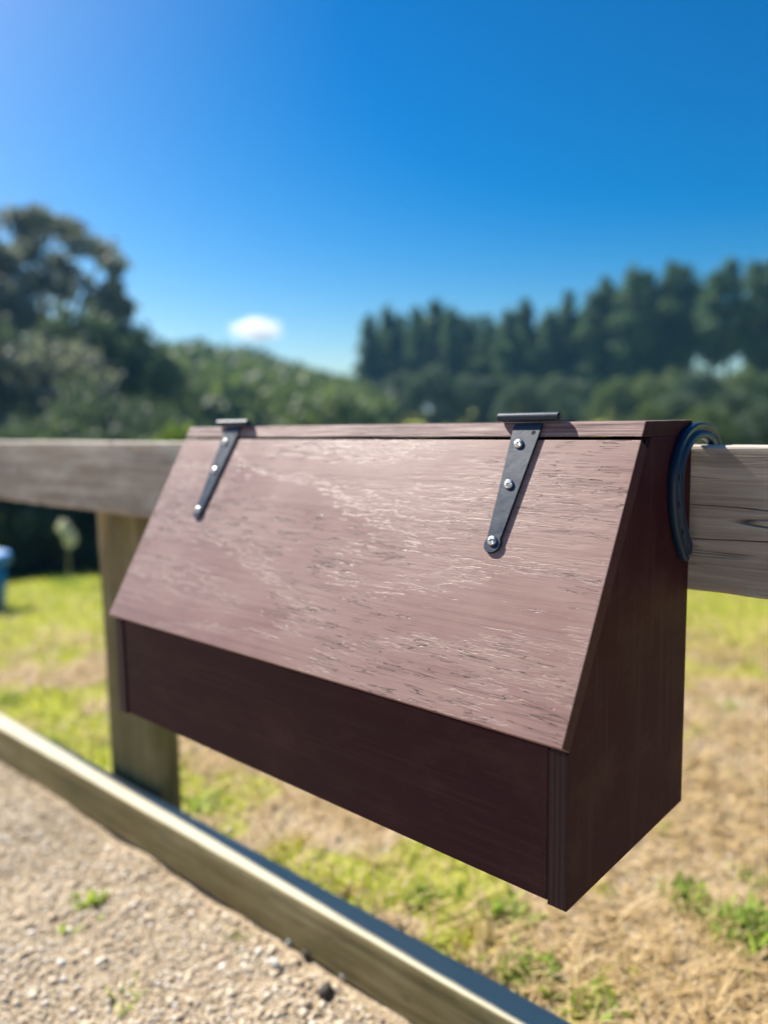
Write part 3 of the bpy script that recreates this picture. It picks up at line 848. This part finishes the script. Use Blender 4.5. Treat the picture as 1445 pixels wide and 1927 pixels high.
def tree_meshes(kind, H, W, seed, n=5200):
    global rng
    rng = np.random.default_rng(seed); rd = random.Random(seed)
    segs = []; C = []; Rd = []
    if kind in ('pine', 'bare'):
        lo = .2 if kind == 'pine' else .40
        segs.append([((rd.uniform(-.1, .1) * t, rd.uniform(-.1, .1) * t, H * t * .97), .30 * H / 15 * (1 - t * .9) + .02) for t in np.linspace(0, 1, 9)])
        z = H * lo
        while z < H * .97:
            t = (z / H - lo) / (1 - lo)
            rad = W * (.55 + .6 * t) * (1 - t) ** .72 * 1.12 * rd.uniform(.65, 1.15) if t > .12 else W * .55 * rd.uniform(.4, 1)
            for k in range(rd.randint(3, 5)):
                a = rd.uniform(0, 6.28); L = rad * rd.uniform(.6, 1.1)
                tip = (L * math.cos(a), L * math.sin(a), z + L * rd.uniform(-.02, .35))
                if L > .5: segs.append([((0, 0, z), .07), (tuple(x * .5 + (0, 0, z * .5)[j] for j, x in enumerate(tip)), .05), (tip, .015)])
                C.append((tip[0] * .68, tip[1] * .68, z + (tip[2] - z) * .7)); Rd.append((L * .42 + .25, L * .42 + .25, .42 + .18 * L))
            z += H * rd.uniform(.035, .06)
        C.append((0, 0, H * .97)); Rd.append((.35, .35, .8))
        sz = .36
    elif kind == 'gum':          # tall airy tree, open crown with gaps
        top = H
        forks = []
        segs.append([((.15 * math.sin(t * 5), .1 * t, H * .45 * t), .34 - .12 * t) for t in np.linspace(0, 1, 6)])
        for k in range(46):
            a = k * 2.39996 + rd.uniform(-.3, .3); ph = math.asin(min(1, max(-.55, rd.uniform(-.5, 1.02))))
            q0 = rd.uniform(.78, 1.03)
            c = (W * q0 * math.cos(ph) * math.cos(a), W * q0 * math.cos(ph) * math.sin(a), H * .70 + H * .28 * q0 * math.sin(ph))
            q = rd.uniform(.32, .66); C.append(c); Rd.append((q, q, q * .8))
            if k % 3 == 0:
                s0 = (.1, .1, H * rd.uniform(.3, .45)); mid = (c[0] * .45, c[1] * .45, s0[2] + (c[2] - s0[2]) * .6)
                segs.append([(s0, .14), (mid, .09), (c, .03)])
        sz = .26
    elif kind == 'dense':
        segs.append([((0, 0, H * .6 * t), .22 * (1 - .6 * t)) for t in np.linspace(0, 1, 5)])
        for k in range(34):
            a = rd.uniform(0, 6.28); t = rd.uniform(.0, 1); zc = H * (.10 + .82 * t)
            pr = W * (1 - max(0, t - .45) ** 1.6 * 2.0) * rd.uniform(.35, .85)
            c = (pr * math.cos(a), pr * math.sin(a), zc); q = W * rd.uniform(.22, .40)
            C.append(c); Rd.append((q, q, q * .85))
            segs.append([((0, 0, zc * .5), .05), (c, .015)])
        sz = .24
    C = np.array(C); Rd = np.array(Rd)
    V, T = leaf_cloud(C, Rd, n, sz * (1 if kind != 'dense' else max(.35, min(1, W / 3))))
    V[:, 2] = np.maximum(V[:, 2], .03)
    return V, T, limb_bm(segs)

TM = {}
def tree(key, args, mat, name, label, cat, x, y, sc=1.0, rot=0.0, group=None, szz=1.0, sink=.15):
    if key not in TM:
        V, T, bm = tree_meshes(*args)
        crown = tris_mesh('crown', V, T, mat)
        tr = bpy.data.meshes.new('trunk'); bm.to_mesh(tr); bm.free(); tr.materials.append(M_bark)
        TM[key] = (crown, tr)
    cr, tr = TM[key]
    r = empty(name, (x, y, float(ground_z(x, y)) - sink), (0, 0, rot)); r.scale = (sc, sc, sc * szz)
    tag(r, label, cat, group)
    link('trunk', tr, None, r); link('crown', cr, None, r)
    return r

def place(px, rr):
    v = ray(px, 800); q = math.hypot(v[0], v[1]); return CAM[0] + v[0] / q * rr, CAM[1] + v[1] / q * rr

def top_h(px, py, rr):
    """height above local ground for a crown top to reach pixel py"""
    x, y = place(px, rr); v = ray(px, py); z = CAM[2] + v[2] / math.hypot(v[0], v[1]) * rr
    return z - float(ground_z(x, y))

# pine stand on the right: (px, top py, distance)
pines = [(705, 596, 74), (738, 584, 76), (775, 578, 75), (812, 576, 78), (850, 574, 74), (880, 582, 77), (925, 600, 76),
         (955, 580, 75), (995, 578, 78), (1035, 584, 74), (1070, 568, 77), (1105, 550, 75), (1140, 545, 74), (1188, 512, 72), (1215, 536, 76),
         (1252, 515, 73), (1292, 508, 75), (1335, 512, 72), (1372, 500, 75), (1415, 492, 72), (1452, 486, 74), (1490, 500, 72),
         (720, 612, 84), (765, 600, 86), (800, 594, 85), (838, 590, 86), (905, 612, 86), (945, 600, 84), (980, 596, 87), (1020, 596, 85), (1058, 590, 86),
         (1090, 576, 84), (1125, 566, 86), (1165, 560, 84), (1205, 545, 86), (1240, 540, 85), (1440, 520, 86)]
PK = [('pine', 15, 3.3, 101 + i, 6000) for i in range(4)]
for i, (px, py, rr) in enumerate(pines):
    rj = random.Random(i * 7 + 1); px += rj.uniform(-9, 9); rr += rj.uniform(-2, 2)
    py -= 6 + 10 * (px > 1100)
    if i not in (0, 6, 13): py += rj.uniform(-11, 13)
    x, y = place(px, rr); h = top_h(px, py, rr)
    lab = 'tall dark green pine in the blurred forest stand on the right'
    grp = 'pines in the forest stand'
    if i == 0: lab = 'leftmost pine of the right-hand forest, its crown edge against the sky'; 
    if i == 13: lab = 'tallest pointed pine rising above the middle of the right-hand forest'
    mk = {8: 'pine directly above the near hinge, reaching the skyline', 17: 'pine above the horseshoe with sky between bare trunks', 20: 'tall pine cut by the right edge of the photo',
          4: 'round-topped pine above the gap between hill and forest middle', 12: 'pine just left of the tallest pointed one'}
    if i in mk: lab = mk[i]
    if i == 6: lab = 'shorter pine at the dip in the forest skyline'
    bare = 1275 < px < 1430 and rr < 80
    tree('pb%d' % (i % 2) if bare else 'p%d' % (i % 4), ('bare', 15, 3.6, 140 + i % 2, 3600) if bare else PK[i % 4], M_pine, 'pine_tree', lab, 'tree', x, y, h / 15., i * 1.7, grp if lab.startswith('tall dark') else None)
# understorey below the pines
rd = random.Random(3)
under = [(700, 715), (755, 700), (815, 690), (880, 700), (935, 705), (985, 712), (1045, 700), (1100, 715), (1160, 712), (1215, 700), (1265, 695), (1310, 692), (1350, 706), (1400, 690), (1450, 700)]
for i, (px, py) in enumerate(under):
    rr = 58 + rd.uniform(-4, 6); x, y = place(px, rr); h = top_h(px, py, rr)
    key = 'u%d' % (i % 3)
    mt = M_bush if (i in (8, 9, 10, 12, 13)) else M_dense
    if mt is M_bush: key = 'v%d' % (i % 2)
    tree(key, ('dense', 6, 3.2, 300 + i % 3, 3600), mt, 'understorey_tree',
         'yellow green bushy tree below the pines on the right' if mt is M_bush else 'dark bushy tree at the foot of the pine stand', 'tree', x, y, h / 6., i * 2.1,
         'yellow green bushes below the pines' if mt is M_bush else 'dark bushes at the foot of the pines')
for i, (px, py, rr, mt) in enumerate(((1225, 762, 33, M_bush), (1275, 740, 36, M_dense), (1330, 765, 30, M_bush), (1385, 735, 35, M_dense), (1440, 760, 31, M_dense), (1500, 750, 33, M_bush))):
    x, y = place(px, rr); h = top_h(px, py, rr)
    tree('w%d%d' % (i % 2, mt is M_bush), ('dense', 4, 2.3, 350 + i % 2, 3600), mt, 'field_shrub', ('pale green' if mt is M_bush else 'dark green') + ' bush showing above the rail %s' % ('just left of the horseshoe', 'right behind the horseshoe', 'close right of the horseshoe', 'midway between horseshoe and right edge', 'at the right edge', 'cut off by the right edge')[i], 'shrub', x, y, h / 4., i)
# tall airy tree on the left and darker trees round it
x, y = place(118, 34); h = top_h(118, 362, 34)
tree('gum', ('gum', 12, 3.0, 22, 5200), M_gum, 'tall_tree', 'tall open-crowned tree at left with sky showing through its top', 'tree', x, y, h / 12.3, .4)
x, y = place(-40, 33); h = top_h(-40, 400, 33)
tree('gum2', ('gum', 12, 3.0, 29, 5200), M_gum, 'tall_tree', 'tall open tree cut off by the left edge of the photo', 'tree', x, y, h / 12.3, 2.0)
left = [(35, 500, 30, 2.1, M_gum, 'grey green tree standing before the tall open tree at the left edge'),
        (150, 590, 27, 2.6, M_dense, 'dark dense tree below the tall open tree'),
        (225, 590, 29, 2.2, M_dense, 'dark dense tree with a small peak right of the tall tree'),
        (80, 615, 24, 2.8, M_gum, 'grey brown leafy tree low at the left above the fence rail'),
        (-30, 600, 25, 3.0, M_dense, 'dark dense tree low at the left edge'),
        (290, 650, 33, 2.4, M_dense, 'dark dense tree sloping down to the green hill'),
        (190, 690, 20, 2.4, M_dense, 'dark navy green tree just above the fence rail at left'),
        (262, 735, 21, 2.0, M_dense, 'low dark tree above the rail just left of the box')]
for i, (px, py, rr, W, mt, lab) in enumerate(left):
    x, y = place(px, rr); h = top_h(px, py, rr)
    tree('l%d' % i, ('dense', 7, W * 7 / max(h, 1), 500 + i, 5200), mt, 'broadleaf_tree', lab, 'tree', x, y, h / 7., i * 1.3)
# dark hedge of shrubs across the foot of the slope
hl = ['dark shrub below the top rail at the left edge', 'dark shrub below the top rail left of the post', 'dark shrub hiding behind the fence post']
for i, px in enumerate((-70, 20, 105, 190, 275, 360, 470, 600, 740, 900, 1060, 1230, 1400)):
    rr = 9.9 + .5 * math.sin(i * 2.2); x, y = place(px, rr)
    hgt = (1.75 if px < 300 else 1.0) * (1 + .1 * math.sin(i * 3))
    key = 'h%d' % (i % 3)
    tree(key, ('dense', 2.0, 1.0, 700 + i % 3, 6500), M_dense, 'dark_shrub', hl[(i - 0)] if i < 3 else ('dark shrub hidden low behind the box and fence' if px < 1290 else 'dark shrub showing beside the horseshoe above the rail'), 'shrub', x, y, hgt / 2.0, i * 2.4,
         'dark shrubs in a hedge along the foot of the pasture' if i >= 3 and px < 1290 else None, sink=.12)
x, y = place(330, 8.2); h = top_h(330, 778, 8.2)
tree('br', ('dense', 2.0, .55, 801, 3000), M_bright, 'bright_shrub', 'small bright green shrub top showing over the rail beside the box', 'shrub', x, y, h / 2., 0)

# hill scrub: one mass
N = 900
az = np.radians(rng.uniform(130, 166, N)); rr = rng.uniform(42, 125, N)
hx_, hy_ = CAM[0] + rr * np.cos(az), CAM[1] + rr * np.sin(az)
dens = vnoise(hx_, hy_, .06, 61, 2)
kk = ((dens > .40) | (rr > 88)) & (az > R(132.5))
hx_, hy_, rr = hx_[kk], hy_[kk], rr[kk]
rad = rng.uniform(.9, 2.3, len(hx_)) * np.where(rr > 86, 1.25, 1)
C = np.stack([hx_, hy_, ground_z(hx_, hy_) + rad * .55], -1); Rd = np.stack([rad, rad, rad * .8], -1)
V, T = leaf_cloud(C, Rd, 110000, .55, .5)
o = link('hill_scrub', tris_mesh('hill_scrub', V, T, M_bush)); tag(o, 'mass of green scrub covering the hill behind the box', 'scrub', None, 'stuff')
# dark ridge trees along the crest
ridge = [(330, 655), (372, 664), (415, 672), (455, 676), (498, 679), (540, 684), (580, 692), (612, 698), (645, 706), (675, 714)]
for i, (px, py) in enumerate(ridge):
    rr = 96; x, y = place(px, rr); h = max(2.5, top_h(px, py, rr))
    tree('r%d' % (i % 2), ('dense', 5, 3.4, 900 + i % 2, 3000), M_dense, 'ridge_tree', 'dark tree on the crest of the green hill' , 'tree', x, y, h / 5., i, 'dark trees along the hill crest')

# pale dry plume in front of the dark hedge ------------------------------------
pb = at_r(128, 1085, 6.9); gz = float(ground_z(pb[0], pb[1])); pt = at_r(122, 985, 6.9)
pl = empty('plume_grass', (pb[0], pb[1], gz)); tag(pl, 'pale cream dry seed plume in front of the dark shrubs left of the post', 'plant')
hh = pt[2] - gz
bm = limb_bm([[((0, 0, 0), .006), ((.0, .02, hh * .5), .005), ((-.02, .02, hh), .003)]], 6)
b = NB('dry_stem'); M_stem = b.set(Base_Color=(.40, .34, .18), Roughness=.8)
frombm('stem', bm, M_stem, pl)
pv = at_r(128, 1003, 6.9) - np.array([pb[0], pb[1], gz])
V, T = leaf_cloud(np.array([[pv[0] + .012, pv[1] + .01, pv[2] - .045], [pv[0] - .022, pv[1] - .02, pv[2] + .04]]), np.array([[.026, .026, .055], [.022, .022, .05]]), 900, .024, .1)
b = NB('cream_plume'); M_plume = b.set(Base_Color=(.85, .82, .62), Roughness=.8)
link('plume', tris_mesh('plume', V, T, M_plume), None, pl)
V, T = blades(rng.normal(0, .06, 90), rng.normal(0, .06, 90), rng.uniform(.08, .17, 90), rng.uniform(.010, .016, 90), rng.uniform(.05, .7, 90), .7, Z=np.zeros(90))
link('leaves', tris_mesh('leaves', V, T, M_weed), None, pl)

# ------------------------------------------------------------------ cloud
cp = at_r(484, 621, 1500)
bm = bmesh.new(); bmesh.ops.create_icosphere(bm, subdivisions=3, radius=1)
cm = bpy.data.materials.new('cloud_vapour'); cm.use_nodes = True; t = cm.node_tree; t.nodes.clear()
out = t.nodes.new('ShaderNodeOutputMaterial'); vs = t.nodes.new('ShaderNodeVolumeScatter'); vs.inputs['Anisotropy'].default_value = .3
tc = t.nodes.new('ShaderNodeTexCoord'); ln = t.nodes.new('ShaderNodeVectorMath'); ln.operation = 'LENGTH'
nz = t.nodes.new('ShaderNodeTexNoise'); nz.inputs['Scale'].default_value = 1.9; nz.inputs['Detail'].default_value = 3
t.links.new(tc.outputs['Object'], ln.inputs[0]); t.links.new(tc.outputs['Object'], nz.inputs['Vector'])
a1 = t.nodes.new('ShaderNodeMath'); a1.operation = 'MULTIPLY_ADD'; a1.inputs[1].default_value = 1.0; t.links.new(nz.outputs[0], a1.inputs[0])
t.links.new(ln.outputs['Value'], a1.inputs[2])
mr = t.nodes.new('ShaderNodeMapRange'); mr.inputs[1].default_value = 1.35; mr.inputs[2].default_value = .7; mr.inputs[3].default_value = 0; mr.inputs[4].default_value = .08
t.links.new(a1.outputs[0], mr.inputs[0]); t.links.new(mr.outputs[0], vs.inputs['Density']); t.links.new(vs.outputs[0], out.inputs['Volume'])
cl = frombm('cloud', bm, cm, None, tuple(cp)); cl.scale = (62, 62, 27); cl.rotation_euler = (0, 0, math.atan2(RT[1], RT[0]))
tag(cl, 'single small white cloud low in the blue sky above the hill', 'cloud')

# ------------------------------------------------------------------ blue haze added as fill for the far trees
hz = bmesh.new(); bmesh.ops.create_cube(hz, size=1)
for v in hz.verts: v.co = Vector((v.co.x * 1900, v.co.y * 1900, -4 + (v.co.z + .5) * 27))
hm = bpy.data.materials.new('air'); hm.use_nodes = True; t = hm.node_tree; t.nodes.clear()
out = t.nodes.new('ShaderNodeOutputMaterial'); pv_ = t.nodes.new('ShaderNodeVolumePrincipled')
pv_.inputs['Color'].default_value = (.22, .55, 1, 1); pv_.inputs['Density'].default_value = .0007; pv_.inputs['Anisotropy'].default_value = .35
t.links.new(pv_.outputs[0], out.inputs['Volume'])
o = frombm('haze', hz, hm); tag(o, 'thin bluish haze added to lighten the far trees', 'haze', None, 'stuff')
